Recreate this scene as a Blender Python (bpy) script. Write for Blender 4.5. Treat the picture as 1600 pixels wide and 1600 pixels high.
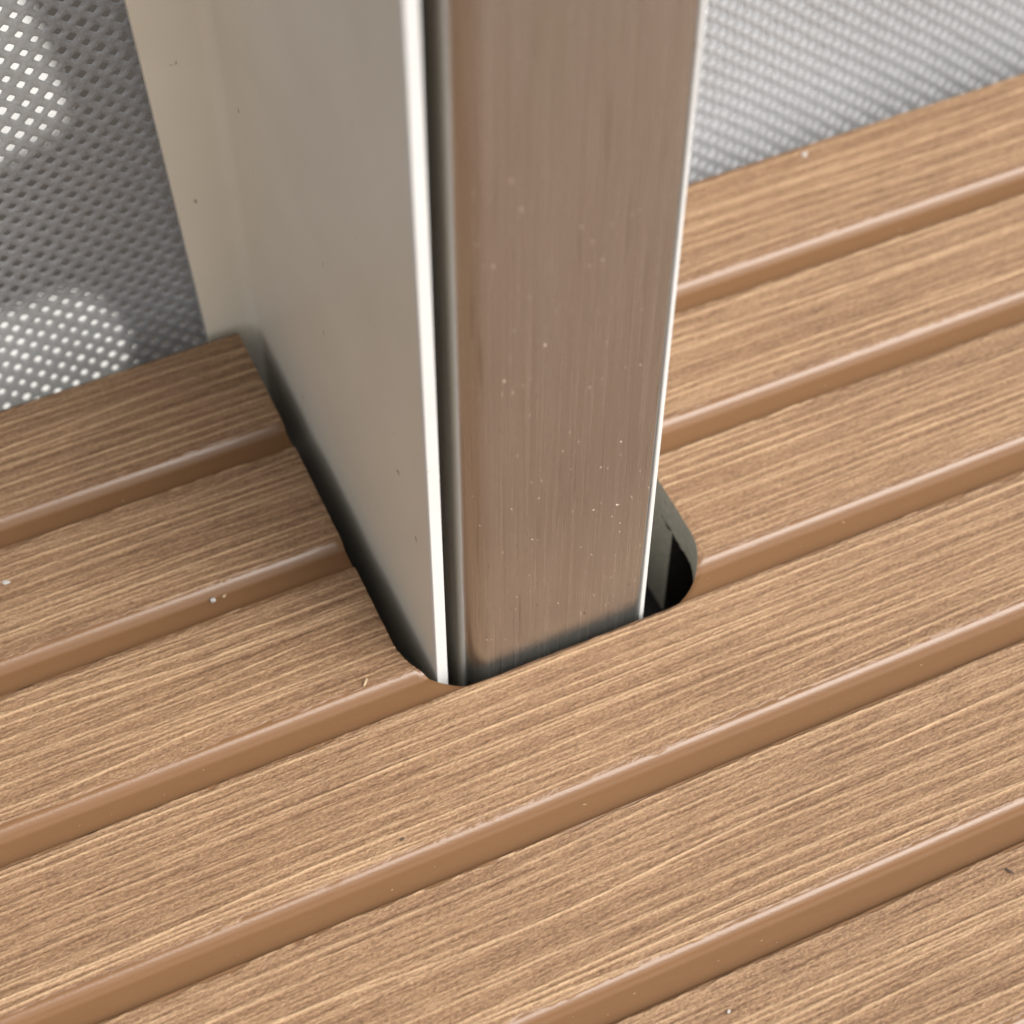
import bpy, bmesh, math, random
import numpy as np
from mathutils import Matrix, Vector

random.seed(4)
S = 0.0005                       # one drawing unit is half a millimetre
scene = bpy.context.scene
for o in list(bpy.data.objects):
    bpy.data.objects.remove(o)

# ------------------------------------------------------------------ camera
RT = Vector((0.90922281, -0.41628786, 0.00427869))
UP = Vector((0.33390496, 0.73534989, 0.58971859))
FW = Vector((0.24863902, 0.53475692, -0.80759747))
CAM_H = 400.0
cam = bpy.data.cameras.new("camera")
camo = bpy.data.objects.new("camera", cam)
scene.collection.objects.link(camo)
M = Matrix((RT, UP, -FW)).transposed().to_4x4()
M.translation = Vector((0, 0, CAM_H * S))
camo.matrix_world = M
cam.sensor_width = 36.0
cam.lens = 3076.98 / 1600 * 36.0
cam.clip_start = 0.01
cam.clip_end = 200.0
cam.dof.use_dof = True
cam.dof.focus_distance = 444 * S
cam.dof.aperture_fstop = 24.0
scene.camera = camo

# ------------------------------------------------------------------ light
SUN_EL, SUN_DIR = 50.0, (0.66, -0.75)         # where the light comes from (x, y)
world = bpy.data.worlds.new("World")
scene.world = world
world.use_nodes = True
wn = world.node_tree.nodes
wl = world.node_tree.links
bg = wn["Background"]
sky = wn.new("ShaderNodeTexSky")
sky.sky_type = 'NISHITA'
sky.sun_disc = False
sky.sun_elevation = math.radians(SUN_EL)
sky.sun_rotation = math.atan2(SUN_DIR[0], SUN_DIR[1])
sky.air_density = 1.0
sky.dust_density = 3.0
sky.ozone_density = 1.0
hs = wn.new("ShaderNodeHueSaturation")        # overcast: the sky's own light, greyed
hs.inputs['Saturation'].default_value = 0.12
wl.new(sky.outputs[0], hs.inputs['Color'])
wl.new(hs.outputs[0], bg.inputs[0])
bg.inputs[1].default_value = 0.105
sun = bpy.data.lights.new("sun", 'SUN')
sun.energy = 2.4
sun.angle = math.radians(52)
sun.color = (1.0, 0.96, 0.9)
suno = bpy.data.objects.new("sun", sun)
scene.collection.objects.link(suno)
L = math.cos(math.radians(SUN_EL))
n = math.hypot(*SUN_DIR)
tosun = Vector((SUN_DIR[0] / n * L, SUN_DIR[1] / n * L, math.sin(math.radians(SUN_EL))))
suno.rotation_euler = tosun.to_track_quat('Z', 'Y').to_euler()
vs = scene.view_settings
vs.view_transform = 'Standard'
vs.look = 'None'
vs.gamma = 1
vs.use_curve_mapping = False
vs.exposure = 0.87

# ------------------------------------------------------------------ helpers
def tag(o, label=None, cat=None, group=None, kind=None):
    for k, v in (('label', label), ('category', cat), ('group', group), ('kind', kind)):
        if v:
            o[k] = v
    return o

def link(name, me, mat=None, parent=None):
    o = bpy.data.objects.new(name, me)
    scene.collection.objects.link(o)
    if mat:
        me.materials.append(mat)
    if parent:
        o.parent = parent
    return o

def mesh(name, verts, faces, mat=None, parent=None, smooth=False):
    me = bpy.data.meshes.new(name)
    me.from_pydata([(x * S, y * S, z * S) for x, y, z in verts], [], faces)
    me.update()
    if smooth:
        me.polygons.foreach_set('use_smooth', [True] * len(me.polygons))
    return link(name, me, mat, parent)

def np_mesh(name, V, F, mat=None, parent=None, smooth=True, normals=None, attrs=None):
    """V (n,3) in drawing units, F (m,4) quads, attrs {name: (n,)} floats."""
    used, inv = np.unique(F, return_inverse=True)
    F = inv.reshape(F.shape).astype(np.int32)
    V = V[used]
    me = bpy.data.meshes.new(name)
    me.vertices.add(len(V))
    me.vertices.foreach_set('co', (V * S).astype(np.float32).ravel())
    m, k = F.shape
    me.loops.add(m * k)
    me.loops.foreach_set('vertex_index', F.ravel())
    me.polygons.add(m)
    me.polygons.foreach_set('loop_start', np.arange(0, m * k, k, dtype=np.int32))
    me.polygons.foreach_set('loop_total', np.full(m, k, np.int32))
    me.update(calc_edges=True)
    me.validate()
    if smooth:
        me.polygons.foreach_set('use_smooth', np.ones(len(me.polygons), bool))
    if attrs:
        for an, av in attrs.items():
            a = me.attributes.new(an, 'FLOAT', 'POINT')
            a.data.foreach_set('value', av[used].astype(np.float32))
    if normals is not None:
        me.normals_split_custom_set_from_vertices(normals[used].tolist())
    return link(name, me, mat, parent)

def extrude(name, prof, z0, z1, mat, parent=None, smooth=False, dx_top=None, closed=True, nseg=1):
    """Prism over a plan profile (list of (x, y)), counter-clockwise; dx_top leans the points towards the top."""
    n = len(prof)
    V, F = [], []
    for k in range(nseg + 1):
        t = k / nseg
        for i, (x, y) in enumerate(prof):
            d = dx_top[i] if dx_top else 0
            V.append((x + d * t, y, z0 + (z1 - z0) * t))
    for k in range(nseg):
        for i in range(n):
            j = (i + 1) % n
            F.append((k * n + i, k * n + j, (k + 1) * n + j, (k + 1) * n + i))
    if closed:
        F.append(tuple(range(nseg * n, nseg * n + n)))
        F.append(tuple(reversed(range(n))))
    return mesh(name, V, F, mat, parent, smooth)

def round_poly(pts, radii, seg=8):
    """Round the corners of a counter-clockwise polygon."""
    out = []
    n = len(pts)
    for i in range(n):
        p = Vector(pts[i]); a = Vector(pts[i - 1]); b = Vector(pts[(i + 1) % n]); r = radii[i]
        if r <= 0:
            out.append(tuple(p)); continue
        u = (a - p).normalized(); v = (b - p).normalized()
        ang = u.angle(v)
        d = r / math.tan(ang / 2)
        c = p + (u + v).normalized() * (r / math.sin(ang / 2))
        s = p + u * d; e = p + v * d
        a0 = math.atan2(s.y - c.y, s.x - c.x); a1 = math.atan2(e.y - c.y, e.x - c.x)
        da = (a1 - a0 + math.pi) % (2 * math.pi) - math.pi
        for k in range(seg + 1):
            q = a0 + da * k / seg
            out.append((c.x + r * math.cos(q), c.y + r * math.sin(q)))
    return out

def hash2(i, j, seed):
    h = (i.astype(np.int64) * 374761393 + j.astype(np.int64) * 668265263 + seed * 974634777) & 0x7fffffff
    h = ((h ^ (h >> 13)) * 1274126177) & 0x7fffffff
    h = h ^ (h >> 16)
    return (h & 0xffff) / 65535.0

def vnoise(x, y, lx, ly, seed):
    u, v = x / lx + 1000.0, y / ly + 1000.0
    i, j = np.floor(u), np.floor(v)
    fu, fv = u - i, v - j
    fu = fu * fu * (3 - 2 * fu); fv = fv * fv * (3 - 2 * fv)
    a, b = hash2(i, j, seed), hash2(i + 1, j, seed)
    c, d = hash2(i, j + 1, seed), hash2(i + 1, j + 1, seed)
    return (a * (1 - fu) + b * fu) * (1 - fv) + (c * (1 - fu) + d * fu) * fv

def sstep(t):
    t = np.clip(t, 0, 1)
    return t * t * (3 - 2 * t)

# ------------------------------------------------------------------ materials
def new_mat(name):
    m = bpy.data.materials.new(name)
    m.use_nodes = True
    nt = m.node_tree
    return m, nt, nt.nodes["Principled BSDF"]

def nd(nt, t, **kw):
    x = nt.nodes.new(t)
    for k, v in kw.items():
        setattr(x, k, v)
    return x

def coords(nt, sx, sy, sz):
    tc = nd(nt, 'ShaderNodeTexCoord')
    mp = nd(nt, 'ShaderNodeMapping')
    mp.inputs['Scale'].default_value = (sx / S, sy / S, sz / S)
    nt.links.new(tc.outputs['Object'], mp.inputs['Vector'])
    return mp.outputs[0]

def noise(nt, vec, scale=1.0, detail=3.0, rough=0.6):
    t = nd(nt, 'ShaderNodeTexNoise')
    t.inputs['Scale'].default_value = scale
    t.inputs['Detail'].default_value = detail
    t.inputs['Roughness'].default_value = rough
    nt.links.new(vec, t.inputs['Vector'])
    return t.outputs['Fac']

def ramp(nt, fac, stops):
    r = nd(nt, 'ShaderNodeValToRGB')
    el = r.color_ramp.elements
    while len(el) < len(stops):
        el.new(0.5)
    for e, (p, c) in zip(el, stops):
        e.position = p
        e.color = (*c, 1) if len(c) == 3 else c
    nt.links.new(fac, r.inputs[0])
    return r.outputs[0]

def mixc(nt, fac, a, b, mode='MIX'):
    m = nd(nt, 'ShaderNodeMix', data_type='RGBA', blend_type=mode)
    for s, v in ((m.inputs[0], fac), (m.inputs[6], a), (m.inputs[7], b)):
        if isinstance(v, (int, float)):
            s.default_value = v
        elif isinstance(v, tuple):
            s.default_value = (*v, 1)
        else:
            nt.links.new(v, s)
    return m.outputs[2]

def math_n(nt, op, a, b=None, clamp=False):
    m = nd(nt, 'ShaderNodeMath', operation=op, use_clamp=clamp)
    for s, v in zip(m.inputs, (a, b)):
        if v is None:
            continue
        if isinstance(v, (int, float)):
            s.default_value = v
        else:
            nt.links.new(v, s)
    return m.outputs[0]

def bump(nt, h, dist, strength, bsdf):
    b = nd(nt, 'ShaderNodeBump')
    b.inputs['Strength'].default_value = strength
    b.inputs['Distance'].default_value = dist * S
    nt.links.new(h, b.inputs['Height'])
    nt.links.new(b.outputs[0], bsdf.inputs['Normal'])

def attr(nt, name):
    a = nd(nt, 'ShaderNodeAttribute', attribute_name=name)
    return a.outputs['Fac']

# composite decking: brushed, streaked tops and smooth extruded grooves
def deck_material():
    m, nt, b = new_mat("composite_decking")
    grain = attr(nt, 'grain')
    brushed = attr(nt, 'brushed')
    fib = noise(nt, coords(nt, 0.22, 1.6, 1.0), 1.0, 4.0, 0.65)
    fine = noise(nt, coords(nt, 0.9, 2.6, 1.0), 1.0, 3.0, 0.7)
    tone = noise(nt, coords(nt, 0.022, 0.06, 1.0), 1.0, 3.0, 0.6)
    mott = noise(nt, coords(nt, 1.0, 1.7, 1.0), 1.0, 3.0, 0.75)
    spot = noise(nt, coords(nt, 0.25, 0.4, 1.0), 1.0, 3.0, 0.6)
    f = math_n(nt, 'MULTIPLY', grain, 0.58)
    f = math_n(nt, 'ADD', f, math_n(nt, 'MULTIPLY', fib, 0.36))
    f = math_n(nt, 'ADD', f, math_n(nt, 'MULTIPLY', fine, 0.30))
    f = math_n(nt, 'ADD', f, math_n(nt, 'MULTIPLY', tone, 0.30))
    f = math_n(nt, 'ADD', f, math_n(nt, 'MULTIPLY', mott, 0.95))
    f = math_n(nt, 'SUBTRACT', f, 0.61)
    top = ramp(nt, f, [(0.14, (0.085, 0.039, 0.019)), (0.34, (0.164, 0.084, 0.042)),
                       (0.52, (0.236, 0.132, 0.069)), (0.70, (0.325, 0.198, 0.109)), (0.90, (0.45, 0.297, 0.174))])
    cr = math_n(nt, 'MULTIPLY', attr(nt, 'crest'), math_n(nt, 'ADD', math_n(nt, 'MULTIPLY', mott, 1.0), 0.25), True)
    top = mixc(nt, cr, top, (0.57, 0.395, 0.245))
    # patches where the wood flour shows yellower
    yel = ramp(nt, spot, [(0.56, (0, 0, 0)), (0.74, (1, 1, 1))])
    top = mixc(nt, math_n(nt, 'MULTIPLY', yel, 0.16), top, (0.36, 0.235, 0.11))
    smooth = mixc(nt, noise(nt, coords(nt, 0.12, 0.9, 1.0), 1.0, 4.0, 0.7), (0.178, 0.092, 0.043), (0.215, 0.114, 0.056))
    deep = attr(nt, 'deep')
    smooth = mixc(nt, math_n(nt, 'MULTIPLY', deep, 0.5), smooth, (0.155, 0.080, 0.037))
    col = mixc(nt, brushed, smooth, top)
    col = mixc(nt, 1.0, col, (0.90, 0.875, 0.82), 'MULTIPLY')
    nt.links.new(col, b.inputs['Base Color'])
    r = nd(nt, 'ShaderNodeMapRange')
    nt.links.new(brushed, r.inputs[0])
    r.inputs[3].default_value = 0.23
    r.inputs[4].default_value = 0.62
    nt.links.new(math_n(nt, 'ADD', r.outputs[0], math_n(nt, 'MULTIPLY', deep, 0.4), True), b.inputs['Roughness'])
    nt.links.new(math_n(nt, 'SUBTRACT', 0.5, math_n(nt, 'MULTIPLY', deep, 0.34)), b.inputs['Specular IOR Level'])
    h = math_n(nt, 'ADD', fib, math_n(nt, 'MULTIPLY', mott, 1.1))
    h = math_n(nt, 'MULTIPLY', h, math_n(nt, 'ADD', math_n(nt, 'MULTIPLY', brushed, 0.92), 0.08))
    bump(nt, h, 0.45, 0.9, b)
    return m

def core_material():
    m, nt, b = new_mat("sawn_composite_core")
    f = noise(nt, coords(nt, 0.8, 0.8, 0.5), 1.0, 4.0)
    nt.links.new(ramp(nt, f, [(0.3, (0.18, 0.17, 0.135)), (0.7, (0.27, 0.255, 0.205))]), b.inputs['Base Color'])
    b.inputs['Roughness'].default_value = 0.85
    bump(nt, f, 0.4, 0.6, b)
    return m

def steel_material():
    m, nt, b = new_mat("brushed_stainless_steel")
    brush = noise(nt, coords(nt, 3.4, 3.4, 0.014), 1.0, 4.0, 0.7)
    broad = noise(nt, coords(nt, 0.10, 0.10, 0.012), 1.0, 3.0, 0.6)
    scr = noise(nt, coords(nt, 1.3, 1.3, 0.03), 1.0, 2.0, 0.5)
    c = ramp(nt, brush, [(0.30, (0.40, 0.395, 0.395)), (0.66, (0.60, 0.59, 0.585))])
    c = mixc(nt, 0.4, c, ramp(nt, broad, [(0.3, (0.52, 0.49, 0.49)), (0.7, (0.54, 0.56, 0.545))]))
    dk = ramp(nt, scr, [(0.27, (0.62, 0.6, 0.58)), (0.36, (1, 1, 1))])
    c = mixc(nt, 0.7, c, dk, 'MULTIPLY')
    nt.links.new(c, b.inputs['Base Color'])
    b.inputs['Metallic'].default_value = 1.0
    rr = nd(nt, 'ShaderNodeMapRange')
    nt.links.new(brush, rr.inputs[0])
    rr.inputs[3].default_value = 0.20
    rr.inputs[4].default_value = 0.32
    nt.links.new(rr.outputs[0], b.inputs['Roughness'])
    b.inputs['Anisotropic'].default_value = 0.7
    tg = nd(nt, 'ShaderNodeTangent', direction_type='RADIAL', axis='Z')
    nt.links.new(tg.outputs[0], b.inputs['Tangent'])
    b.inputs['Anisotropic Rotation'].default_value = 0.25
    bump(nt, brush, 0.02, 0.1, b)
    return m

def paint_material(name, k0, k1):
    m, nt, b = new_mat(name)
    f = noise(nt, coords(nt, 0.03, 0.03, 0.03), 1.0, 3.0)
    c = ramp(nt, f, [(0.3, k0), (0.7, k1)])
    sp = noise(nt, coords(nt, 0.33, 0.33, 0.22), 1.0, 1.0)
    dk = ramp(nt, sp, [(0.775, (1, 1, 1)), (0.82, (0.5, 0.42, 0.34))])
    c = mixc(nt, 1.0, c, dk, 'MULTIPLY')
    nt.links.new(c, b.inputs['Base Color'])
    b.inputs['Roughness'].default_value = 0.36
    o = noise(nt, coords(nt, 0.5, 0.5, 0.5), 1.0, 2.0)
    bump(nt, o, 0.06, 0.3, b)
    return m

def fabric_material():
    m, nt, b = new_mat("woven_screen_fabric")
    f = noise(nt, coords(nt, 1.1, 1.1, 1.1), 1.0, 3.0)
    nt.links.new(ramp(nt, f, [(0.3, (0.27, 0.27, 0.275)), (0.7, (0.37, 0.37, 0.375))]), b.inputs['Base Color'])
    b.inputs['Roughness'].default_value = 0.5
    bump(nt, f, 0.3, 0.5, b)
    tr = nd(nt, 'ShaderNodeBsdfTransparent')       # thin milky film lets the far side show faintly
    tr.inputs[0].default_value = (0.9, 0.9, 0.88, 1)
    mx = nd(nt, 'ShaderNodeMixShader')
    mx.inputs[0].default_value = 0.14
    nt.links.new(b.outputs[0], mx.inputs[1])
    nt.links.new(tr.outputs[0], mx.inputs[2])
    nt.links.new(mx.outputs[0], nt.nodes['Material Output'].inputs[0])
    return m

def rough_mat(name, c0, c1, scale, rough=0.9, b_dist=0.0):
    m, nt, b = new_mat(name)
    f = noise(nt, coords(nt, scale, scale, scale), 1.0, 5.0)
    nt.links.new(ramp(nt, f, [(0.3, c0), (0.7, c1)]), b.inputs['Base Color'])
    b.inputs['Roughness'].default_value = rough
    if b_dist:
        bump(nt, f, b_dist, 0.6, b)
    return m

DECK, CORE, STEEL, FABRIC = deck_material(), core_material(), steel_material(), fabric_material()
PAINT = paint_material("cream_paint", (0.745, 0.675, 0.555), (0.79, 0.72, 0.60))
LIT_WHITE = paint_material("lit_edge_white", (0.72, 0.715, 0.695), (0.78, 0.775, 0.755))  # white that carries the brightness of the lit edges in its colour
CONC = rough_mat("shade_dark_concrete", (0.012, 0.0115, 0.011), (0.026, 0.025, 0.024), 0.02, 0.9, 2)  # near black: gloom under the deck put into the slab's colour
LAWN = rough_mat("dark_soil", (0.018, 0.014, 0.011), (0.04, 0.032, 0.025), 0.01)
PAVE = rough_mat("pale_paving", (0.40, 0.39, 0.37), (0.52, 0.51, 0.485), 0.004)
ASPH = rough_mat("grey_paving", (0.26, 0.26, 0.265), (0.36, 0.36, 0.37), 0.004)
CRUMB = rough_mat("pale_crumb", (0.36, 0.34, 0.31), (0.5, 0.48, 0.45), 0.8)
INNER = rough_mat("shade_dark_core", (0.03, 0.024, 0.018), (0.045, 0.036, 0.028), 0.3)  # darker copy of the core, the hollow's shade put into the colour
CHIP = rough_mat("tan_shaving", (0.36, 0.26, 0.16), (0.50, 0.37, 0.24), 0.8)
DUST = rough_mat("pale_wood_dust", (0.46, 0.36, 0.25), (0.64, 0.53, 0.40), 0.8)
GRIT = rough_mat("dark_grit", (0.05, 0.035, 0.025), (0.10, 0.07, 0.05), 0.8)

# ------------------------------------------------------------------ setting
Z_SLAB = -62.0
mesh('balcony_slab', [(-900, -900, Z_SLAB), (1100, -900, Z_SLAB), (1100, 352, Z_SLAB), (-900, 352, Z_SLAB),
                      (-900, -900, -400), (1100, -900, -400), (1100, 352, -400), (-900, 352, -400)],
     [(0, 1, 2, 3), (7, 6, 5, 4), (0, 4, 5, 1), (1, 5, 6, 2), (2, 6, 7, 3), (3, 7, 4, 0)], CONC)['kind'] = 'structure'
Z_GROUND = -6000.0
mesh('ground', [(-160000, -160000, Z_GROUND), (160000, -160000, Z_GROUND), (160000, 160000, Z_GROUND), (-160000, 160000, Z_GROUND)],
     [(0, 1, 2, 3)], LAWN)['kind'] = 'structure'

def paving(pts, mat):
    n = len(pts)
    V = [(x, y, Z_GROUND + 60) for x, y in pts] + [(x, y, Z_GROUND + 0.5) for x, y in pts]
    F = [tuple(range(n))] + [(i, n + i, n + (i + 1) % n, (i + 1) % n) for i in range(n)]
    o = mesh('paving', V, F, mat)
    o['kind'] = 'structure'
paving(round_poly([(300, 6900), (1040, 7150), (1120, 9200), (0, 9200)], [120, 250, 50, 50]), PAVE)
paving(round_poly([(-200, 5200), (540, 5200), (860, 5700), (780, 6050), (600, 6080), (-200, 6000)], [50, 50, 200, 180, 50, 50]), PAVE)
paving([(2600, 3000), (9000, 3000), (9000, 9000), (2600, 9000)], ASPH)

# ------------------------------------------------------------------ deck board
Y_BACK = 350.7
CX0, CX1, CY0, CR = 81.0, 161.5, 223.0, 19.2
GC = [311.9, 270.7, 227.75, 184.2, 138.9, 94.5, 50.0, 5.5, -39, -83.5, -128]
GW, GD = 9.8, 2.3
SKIN = -12.0

def height(x, y):
    """Macro profile: grooves with filleted lips and a rounded back edge."""
    z = np.zeros_like(y)
    dist = np.full_like(y, 1e3)
    deep = np.zeros_like(y)
    for c in GC:
        t = (y - (c - GW / 2)) / GW
        u = np.clip(np.where(t < 0.45, t / 0.13, (1 - t) / 0.32), 0, 1)     # 0 at the lip, 1 at the bottom
        u0 = np.where(t < 0.45, 0.3, 0.68)
        g = np.where(u < u0, u * u / (2 * u0), u - u0 / 2)
        g = (g - np.where(u > 0.7, (u - 0.7) ** 2 / 0.6, 0)) / (1 - u0 / 2 - 0.15)          # soft foot
        z -= GD * g
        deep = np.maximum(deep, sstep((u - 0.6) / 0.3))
        dist = np.minimum(dist, np.abs(y - c) - GW / 2)
    e = np.clip(y - (Y_BACK - 1.6), 0, None)
    z -= 1.6 - np.sqrt(np.clip(1.6 ** 2 - np.minimum(e, 1.6) ** 2, 0, None))
    dist = np.minimum(dist, Y_BACK - y - 0.9)
    return z, dist, deep

def grain_lines(x, v, seed, width, jit, lx, lo, hi):
    """Thin raised fibres: one wandering line per unit of v, each fading in and out along x."""
    k0 = np.floor(v)
    out = np.zeros_like(v)
    for dk in (-1, 0, 1):
        k = k0 + dk
        off = hash2(k, k * 0 + 5, seed) * 977.0
        c = k + 0.5 + jit * ((vnoise(x + off, k * 7.0, 70, 1.0, seed + 1) - 0.5) * 1.6 + hash2(k, k * 0 + 9, seed) - 0.5)
        amp = sstep((vnoise(x + off * 1.3, k * 7.0, lx, 1.0, seed + 2) - lo) / (hi - lo)) * (0.45 + 0.55 * hash2(k, k * 0 + 3, seed))
        amp = amp * (0.72 + 0.36 * vnoise(x, v, 3.2, 0.7, seed + 3)) * (0.72 + 0.4 * vnoise(x + off, k * 7.0, 14.0, 1.0, seed + 4))
        out = np.maximum(out, amp * np.exp(-((v - c) / width) ** 2))
    return out

def grain_field(x, y):
    w = (vnoise(x, y, 160, 40, 1) - 0.5) * 1.6 + (vnoise(x, y, 45, 9, 2) - 0.5) * 0.5 + (vnoise(x, y, 10, 2, 3) - 0.5) * 0.10
    yy = y + w
    crest = grain_lines(x, yy / 2.3, 100, 0.125, 0.9, 120, 0.22, 0.58)
    crest = np.maximum(crest, 0.55 * grain_lines(x, yy / 1.25, 200, 0.19, 0.9, 45, 0.40, 0.74))
    body = vnoise(x, yy, 34, 1.0, 14) * 0.4 + vnoise(x, yy, 9, 0.6, 15) * 0.6
    fuzz = vnoise(x, yy, 3.0, 0.6, 16) * 0.55 + vnoise(x, yy, 1.5, 0.5, 17) * 0.45
    crev = np.maximum(grain_lines(x, yy / 1.7, 300, 0.15, 0.9, 60, 0.30, 0.7), 0.8 * grain_lines(x, yy / 1.0, 400, 0.2, 0.9, 16, 0.5, 0.8))
    h = 0.06 - 0.30 * crev * (1 - 0.8 * np.clip(crest, 0, 1)) + 0.46 * np.clip(crest, 0, 1) + 0.28 * body + 0.36 * fuzz
    return h, np.clip(crest, 0, 1)

def axis(lo, hi, f0, f1, fine, coarse):
    return np.concatenate([np.arange(lo, f0, coarse), np.arange(f0, f1, fine), np.arange(f1, hi + coarse * .5, coarse)])

def sdf(x, y):
    """Signed distance to the cutout (negative inside); open at the back."""
    cx, hx = (CX0 + CX1) / 2, (CX1 - CX0) / 2
    qx = np.abs(x - cx) - hx + CR
    qy = (CY0 - y) + CR
    return np.hypot(np.maximum(qx, 0), np.maximum(qy, 0)) + np.minimum(np.maximum(qx, qy), 0) - CR

def snap(X, Y):
    """Mark the grid points inside the cutout and pull those next to its edge onto the edge."""
    D = sdf(X, Y)
    ins = D < 0
    q = ~(ins[:-1, :-1] & ins[1:, :-1] & ins[:-1, 1:] & ins[1:, 1:])
    near = np.zeros_like(ins)
    for a in (q,):
        near[:-1, :-1] |= a; near[1:, :-1] |= a; near[:-1, 1:] |= a; near[1:, 1:] |= a
    mv = ins & near
    Xn, Yn = X.copy(), Y.copy()
    x, y = X[mv], Y[mv]
    for _ in range(6):
        d = sdf(x, y); e = 0.02
        gx = (sdf(x + e, y) - sdf(x - e, y)) / (2 * e); gy = (sdf(x, y + e) - sdf(x, y - e)) / (2 * e)
        g2 = np.maximum(gx * gx + gy * gy, 0.2)
        x = x - d * gx / g2; y = y - d * gy / g2
    Xn[mv], Yn[mv] = x, np.minimum(y, Y_BACK)
    return Xn, Yn, mv, q

gx = axis(-260, 620, -52, 348, 0.95, 8.0)
gy = np.concatenate([np.arange(-160, 84, 1.2), np.arange(84, Y_BACK - 0.05, 0.24), [Y_BACK]])
X0, Y0 = np.meshgrid(gx, gy)
X, Y, MV, KEEP = snap(X0, Y0)
Zm, DIST, DEEP = height(X, Y)
GH, CREST = grain_field(X, Y)
rag = (vnoise(X, Y, 9, 2, 31) - 0.5) * 1.0 + (vnoise(X, Y, 2.2, 0.7, 33) - 0.5) * 0.9 + (vnoise(X, Y, 40, 4, 32) - 0.5) * 0.7
BR = sstep((DIST + 0.1 + rag) / 0.7)
Z = Zm + (GH - 0.5) * 0.92 * BR
# the sawn rim of the cutout is a little broken
SD = sdf(X, Y)
rim = np.clip(1 - np.maximum(SD, 0) / 0.9, 0, 1)
Z = Z - rim * (0.25 + 0.35 * vnoise(X, Y, 2.2, 2.2, 41))

def grid_normals(X, Y, Z):
    Pt = np.stack([X, Y, Z], -1)
    du = np.gradient(Pt, axis=1); dv = np.gradient(Pt, axis=0)
    N = np.cross(du, dv)
    return N / np.maximum(np.linalg.norm(N, axis=-1, keepdims=True), 1e-12)
NR = grid_normals(X0, Y0, Z)
ny, nx = X.shape
IDX = np.arange(ny * nx).reshape(ny, nx)
V = np.stack([X, Y, Z], -1).reshape(-1, 3)
Q = np.stack([IDX[:-1, :-1], IDX[:-1, 1:], IDX[1:, 1:], IDX[1:, :-1]], -1)
rowc = (gy[:-1] + gy[1:]) / 2
board = bpy.data.objects.new('deck_board', None)
scene.collection.objects.link(board)
tag(board, 'brown composite decking board with brushed strips, smooth grooves and a rounded cutout round the post', 'decking board')
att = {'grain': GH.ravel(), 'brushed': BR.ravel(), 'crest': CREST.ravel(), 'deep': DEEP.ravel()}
NF = NR.reshape(-1, 3)
bounds = [Y_BACK + 1]
names = []
for c in GC:
    bounds += [c + GW / 2, c - GW / 2]
bounds.append(-1000)
for k in range(len(bounds) - 1):
    rows = (rowc <= bounds[k]) & (rowc > bounds[k + 1])
    if not rows.any():
        continue
    sel = Q[rows][KEEP[rows]]
    np_mesh('raised_strip' if k % 2 == 0 else 'groove', V, sel, DECK, board, True, NF, att)

# sawn faces of the cutout, the skin's underside, the ribs and bottom of the hollow board
def cut_wall():
    q = Q[KEEP]
    e = np.concatenate([q[:, [0, 1]], q[:, [1, 2]], q[:, [2, 3]], q[:, [3, 0]]])
    es = np.sort(e, 1)
    key = es[:, 0].astype(np.int64) * (ny * nx) + es[:, 1]
    _, first, cnt = np.unique(key, return_index=True, return_counts=True)
    e = e[first[cnt == 1]]
    mv = MV.ravel()
    e = e[mv[e[:, 0]] & mv[e[:, 1]]]
    used, inv = np.unique(e, return_inverse=True)
    inv = inv.reshape(e.shape)
    top = V[used]
    bot = top.copy()
    s = top[:, 0] + top[:, 1] * 1.7
    bot[:, 2] = SKIN + (vnoise(s, top[:, 1], 5, 500, 51) - 0.5) * 2.4 + (vnoise(s, top[:, 1], 1.7, 500, 52) - 0.5) * 0.9
    n = len(used)
    VV = np.concatenate([top, bot])
    F = np.stack([inv[:, 1], inv[:, 0], inv[:, 0] + n, inv[:, 1] + n], 1)
    np_mesh('sawn_edge', VV, F, CORE, board, False)
cut_wall()

ux = axis(-260, 620, 70, 175, 2.0, 20.0)
uy = np.concatenate([np.arange(-160, 210, 12.0), np.arange(210, Y_BACK, 2.0), [Y_BACK]])
UX, UY = np.meshgrid(ux, uy)
UX, UY, umv, uk = snap(UX, UY)
uid = np.arange(UX.size).reshape(UX.shape)
uq = np.stack([uid[:-1, :-1], uid[1:, :-1], uid[1:, 1:], uid[:-1, 1:]], -1)[uk]
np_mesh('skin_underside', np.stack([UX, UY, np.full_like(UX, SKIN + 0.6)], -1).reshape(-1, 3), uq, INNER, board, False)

def bar(name, x0, x1, y0, y1, z0, z1, mat):
    o = mesh(name, [(x0, y0, z0), (x1, y0, z0), (x1, y1, z0), (x0, y1, z0), (x0, y0, z1), (x1, y0, z1), (x1, y1, z1), (x0, y1, z1)],
                [(3, 2, 1, 0), (4, 5, 6, 7), (0, 1, 5, 4), (1, 2, 6, 5), (2, 3, 7, 6), (3, 0, 4, 7)], mat, board)
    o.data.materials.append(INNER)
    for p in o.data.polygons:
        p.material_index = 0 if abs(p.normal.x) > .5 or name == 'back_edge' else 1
    return o
for y0, y1 in ((249.5, 266), (300, 308)):
    bar('inner_rib', -260, CX0, y0, y1, -48, SKIN + 0.4, CORE)
    bar('inner_rib', CX1, 620, y0, y1, -48, SKIN + 0.4, CORE)
for y0, y1 in ((202, 212), (150, 158), (100, 108)):
    bar('inner_rib', -260, 620, y0, y1, -48, SKIN + 0.4, CORE)
bar('back_edge', -260, CX0 - 0.2, Y_BACK - 5, Y_BACK - 0.02, -48, SKIN + 0.5, CORE)
bar('back_edge', CX1 + 0.2, 620, Y_BACK - 5, Y_BACK - 0.02, -48, SKIN + 0.5, CORE)
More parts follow.
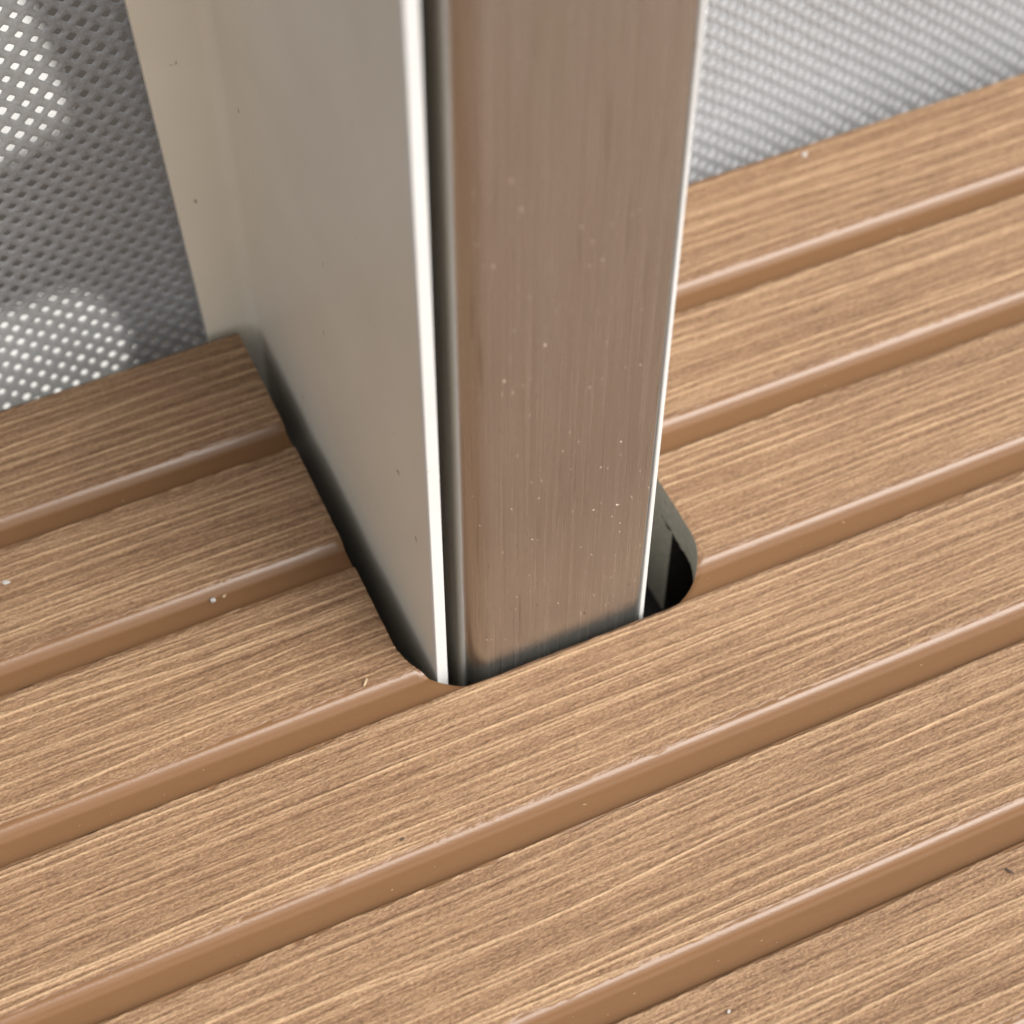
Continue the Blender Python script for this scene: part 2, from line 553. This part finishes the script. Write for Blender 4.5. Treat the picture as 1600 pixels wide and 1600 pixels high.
# outer face of the board's back edge
for a, b_ in ((-260, CX0), (CX1, 620)):
    mesh('back_face', [(a, Y_BACK, -1.6), (b_, Y_BACK, -1.6), (b_, Y_BACK, SKIN + 0.5), (a, Y_BACK, SKIN + 0.5)], [(1, 0, 3, 2)], CORE, board)

# ------------------------------------------------------------------ posts in the cutout
ZB, ZT = Z_SLAB + 0.5, 520.0
tube = round_poly([(93.5, 225.2), (139.2, 225.2), (139.2, 336.0), (93.5, 336.0)], [5.9, 1.5, 4.5, 4.5], 10)
post = extrude('steel_post', tube, ZB, ZT, STEEL, None, False, None, True, 6)
me = post.data
me.polygons.foreach_set('use_smooth', [len(p.vertices) == 4 for p in me.polygons])
me.set_sharp_from_angle(angle=math.radians(40))
tag(post, 'tall brushed stainless steel post with a rounded left edge standing in the deck cutout', 'post')

ang = [(87.3, 230.6), (90.1, 230.6), (90.1, 356.2), (75.9, 356.2), (75.9, 353.2), (87.3, 353.2)]
prof = round_poly(ang, [0, 0, 0, 0.5, 0.5, 4.0], 8)
lean = [(-24.0 if x < 80 else 0.0) for x, y in prof]
angle = extrude('angle_profile', prof, ZB, ZT, PAINT, None, False, lean, True, 8)
me = angle.data
me.polygons.foreach_set('use_smooth', [len(p.vertices) == 4 for p in me.polygons])
me.set_sharp_from_angle(angle=math.radians(30))
strip = round_poly([(87.28, 229.3), (90.12, 229.3), (90.12, 230.58), (87.28, 230.58)], [0.3, 0.4, 0, 0], 5)  # separate whiter piece: light on the front edge put into colour
extrude('lit_edge_strip', strip, ZB, ZT, LIT_WHITE, angle, False, None, True, 6)
tag(angle, 'cream painted angle profile with a front edge coloured white to look lit, left of the steel post', 'angle profile')

fl = round_poly([(139.3, 225.6), (140.75, 225.6), (140.75, 330), (139.3, 330)], [0.3, 0.5, 0.2, 0.2], 4)  # added sliver: the post corner's bright reflection made as a white solid
leanf = [(-1.2 if x > 140 else 0.0) for x, y in fl]
flat = extrude('reflection_strip', fl, ZB, ZT, LIT_WHITE, None, False, leanf, True, 6)
tag(flat, 'thin white strip added as the bright reflection along the right corner of the steel post', 'reflection strip')

# ------------------------------------------------------------------ woven screen behind the deck
def screen():
    YF = 366.0
    A, B = np.array([2.92, -2.5]), np.array([-2.85, -3.15])
    Mi = np.linalg.inv(np.stack([A, B], 1))
    org = np.array([54.0, 90.0])
    V, F = [], []
    ring = [(-.5, -.5), (0, -.5), (.5, -.5), (.5, 0), (.5, .5), (0, .5), (-.5, .5), (-.5, 0)]
    rnd = random.Random(7)
    cells = []
    for (xa, xb, za, zb) in ((-20, 110, -60, 150), (190, 380, -70, 70)):
        cs = [Mi @ (np.array(p) - org) for p in ((xa, za), (xb, za), (xa, zb), (xb, zb))]
        i0, i1 = int(min(c[0] for c in cs)), int(max(c[0] for c in cs)) + 1
        j0, j1 = int(min(c[1] for c in cs)), int(max(c[1] for c in cs)) + 1
        for i in range(i0, i1):
            for j in range(j0, j1):
                p = org + A * i + B * j
                if xa <= p[0] <= xb and za <= p[1] <= zb:
                    cells.append((i, j))
    index = {}
    def warp(p):
        return (p[0] + 0.5 * math.sin(p[1] * .07 + 1) + 0.3 * math.sin(p[0] * .11 + p[1] * .05), p[1] + 0.5 * math.sin(p[0] * .06) + 0.3 * math.sin(p[1] * .13 + 2))
    def vert(p, d):
        p = warp(p)
        k = (round(p[0], 2), round(p[1], 2), d)
        if k not in index:
            index[k] = len(V)
            wave = 1.3 * math.sin(p[0] * 0.05 + p[1] * 0.018) + 0.9 * math.sin(p[1] * 0.043 + 1)
            V.append((p[0], YF + wave + d, p[1]))
        return index[k]
    for (i, j) in cells:
        c = org + A * i + B * j
        hs = 0.245 + rnd.uniform(-0.035, 0.03)
        ox, oy = rnd.uniform(-.04, .04), rnd.uniform(-.04, .04)
        outer = [vert(c + A * u + B * v, 0.0 if abs(u) + abs(v) > .6 else -0.55) for u, v in ring]
        mid, inn, bk = [], [], []
        for u, v in ring:
            k = 1.0 if abs(u) + abs(v) < .6 else 0.86
            pu, pv = 2 * hs * u * k + ox, 2 * hs * v * k + oy
            q = warp(c + A * pu + B * pv)
            q2 = warp(c + A * (pu * 1.22) + B * (pv * 1.22))
            mid.append(len(V)); V.append((q2[0], YF - 0.35 + 1.3 * math.sin(q2[0] * 0.05 + q2[1] * 0.018) + 0.9 * math.sin(q2[1] * 0.043 + 1), q2[1]))
            inn.append(len(V)); V.append((q[0], YF + 0.2 + 1.3 * math.sin(q[0] * 0.05 + q[1] * 0.018) + 0.9 * math.sin(q[1] * 0.043 + 1), q[1]))
        for k in range(8):
            l = (k + 1) % 8
            F.append((outer[k], outer[l], mid[l], mid[k]))
            F.append((mid[k], mid[l], inn[l], inn[k]))
    o = mesh('screen_fabric', V, F, FABRIC, None, True)
    tag(o, 'grey white woven mesh screen hanging behind the back edge of the deck', 'mesh screen')
screen()

# ------------------------------------------------------------------ crumbs and shavings
def crumb(name, x, y, z, r, mat, label, cat, seed, stretch=(1, 1, 1), rz=0.0):
    rr = random.Random(seed)
    bm = bmesh.new()
    bmesh.ops.create_icosphere(bm, subdivisions=2, radius=r * S)
    for v in bm.verts:
        f = 0.7 + 0.55 * rr.random()
        v.co = Vector((v.co.x * f * stretch[0], v.co.y * f * stretch[1], v.co.z * f * stretch[2]))
    bmesh.ops.rotate(bm, verts=bm.verts, matrix=Matrix.Rotation(rz, 3, 'Z'), cent=(0, 0, 0))
    me = bpy.data.meshes.new(name)
    bm.to_mesh(me); bm.free()
    o = link(name, me, mat)
    o.location = (x * S, y * S, z * S)
    tag(o, label, cat)

def ground_at(u, v, z=0.0):
    """Where the sight line of a photograph position meets the deck."""
    d = RT * ((u - 800) / 3076.98) - UP * ((v - 800) / 3076.98) + FW
    t = (z - CAM_H) / d.z
    return d.x * t, d.y * t

CR_L = [
    (333, 938, -1.9, 0.7, CRUMB, 'larger white crumb in the groove left of the post', 'crumb', (1, 1, 1), 0),
    (350, 931, -1.95, 0.45, CHIP, 'smaller tan crumb beside the white one in the left groove', 'crumb', (1.3, .8, 1), 0),
    (9, 910, 0.3, 0.55, CRUMB, 'whitish flake on the brushed strip at the left edge of the picture', 'flake', (2.0, 1, .5), -.4),
    (1257, 241, 0.2, 0.7, CRUMB, 'pale rounded crumb near the back edge of the deck right of the post', 'crumb', (1.3, .9, .7), .4),
    (571, 1066, 0.5, 0.75, CHIP, 'tan wood shaving on the strip in front of the cutout corner', 'wood shaving', (1.5, .5, .5), .9),
    (1578, 1361, 0.4, 0.7, GRIT, 'dark splinter lying on the nearest strip at the right edge', 'splinter', (1.8, .35, .4), -1.0),
    (629, 1311, 0.4, 0.45, GRIT, 'dark grain of grit on the wide strip in front of the post', 'grit', (1, .8, .6), 0),
    (1139, 1580, 0.3, 0.42, CRUMB, 'white speck on the nearest strip at the bottom of the picture', 'speck', (1.2, .8, .7), .3),
]
for k, (u, v, z, r, mt, lb, ct, st, rz) in enumerate(CR_L):
    x, y = ground_at(u, v, z)
    crumb(ct.replace(' ', '_'), x, y, z, r, mt, lb, ct, 60 + k, st, rz)

def sawdust():
    rr = random.Random(21)
    for nm, mt, cnt, lb in (('sawdust', DUST, 90, 'pale sawdust specks clinging to the brushed steel face of the post'),
                            ('dark_dust', GRIT, 14, 'dark specks clinging to the brushed steel face of the post')):
        V, F = [], []
        for _ in range(cnt):
            x = rr.uniform(95.2, 138.4)
            z = 8 + 150 * rr.random() ** 1.3
            yf = 225.2 if x > 99.4 else 225.2 + 6.4 - math.sqrt(max(0, 6.4 ** 2 - (99.4 - x) ** 2))
            l = rr.choice([.09, .11, .13, .16, .22]) * (1 if rr.random() < .93 else 2.8)
            w = rr.uniform(.06, .11)
            a = rr.uniform(0, math.pi)
            if nm == 'dark_dust':
                a = math.pi / 2 + rr.uniform(-.2, .2); l *= 1.3
            ca, sa = math.cos(a), math.sin(a)
            b0 = len(V)
            for (p, q, d) in ((-l, -w, 0), (l, -w, 0), (l, w, 0), (-l, w, 0), (-l * .6, 0, -.16), (l * .6, 0, -.16)):
                V.append((x + p * ca - q * sa, yf - .01 + d, z + p * sa + q * ca))
            F += [(b0, b0 + 1, b0 + 5, b0 + 4), (b0 + 1, b0 + 2, b0 + 5), (b0 + 2, b0 + 3, b0 + 4, b0 + 5), (b0 + 3, b0, b0 + 4)]
        tag(mesh(nm, V, F, mt), lb, 'dust', None, 'stuff')
sawdust()

def groove_dust():
    rr = random.Random(33)
    V, F = [], []
    for _ in range(85):
        c = rr.choice(GC[:6])
        x, y = rr.uniform(-40, 340), c + rr.uniform(-2.2, 1.2)
        if sdf(np.array([x]), np.array([y]))[0] < 2:
            continue
        l, w = rr.uniform(.06, .20) * (1 if rr.random() < .85 else 2.2), rr.uniform(.05, .11)
        a = rr.uniform(0, math.pi)
        ca, sa = math.cos(a), math.sin(a)
        b0 = len(V)
        zf = -GD + 0.02
        for (p, q, d) in ((-l, -w, 0), (l, -w, 0), (l, w, 0), (-l, w, 0), (-l * .5, 0, .14), (l * .5, 0, .14)):
            V.append((x + p * ca - q * sa, y + p * sa + q * ca, zf + d))
        F += [(b0, b0 + 1, b0 + 5, b0 + 4), (b0 + 1, b0 + 2, b0 + 5), (b0 + 2, b0 + 3, b0 + 4, b0 + 5), (b0 + 3, b0, b0 + 4)]
    tag(mesh('groove_dust', V, F, CHIP), 'fine pale dust lying along the bottoms of the deck grooves', 'dust', None, 'stuff')
groove_dust()
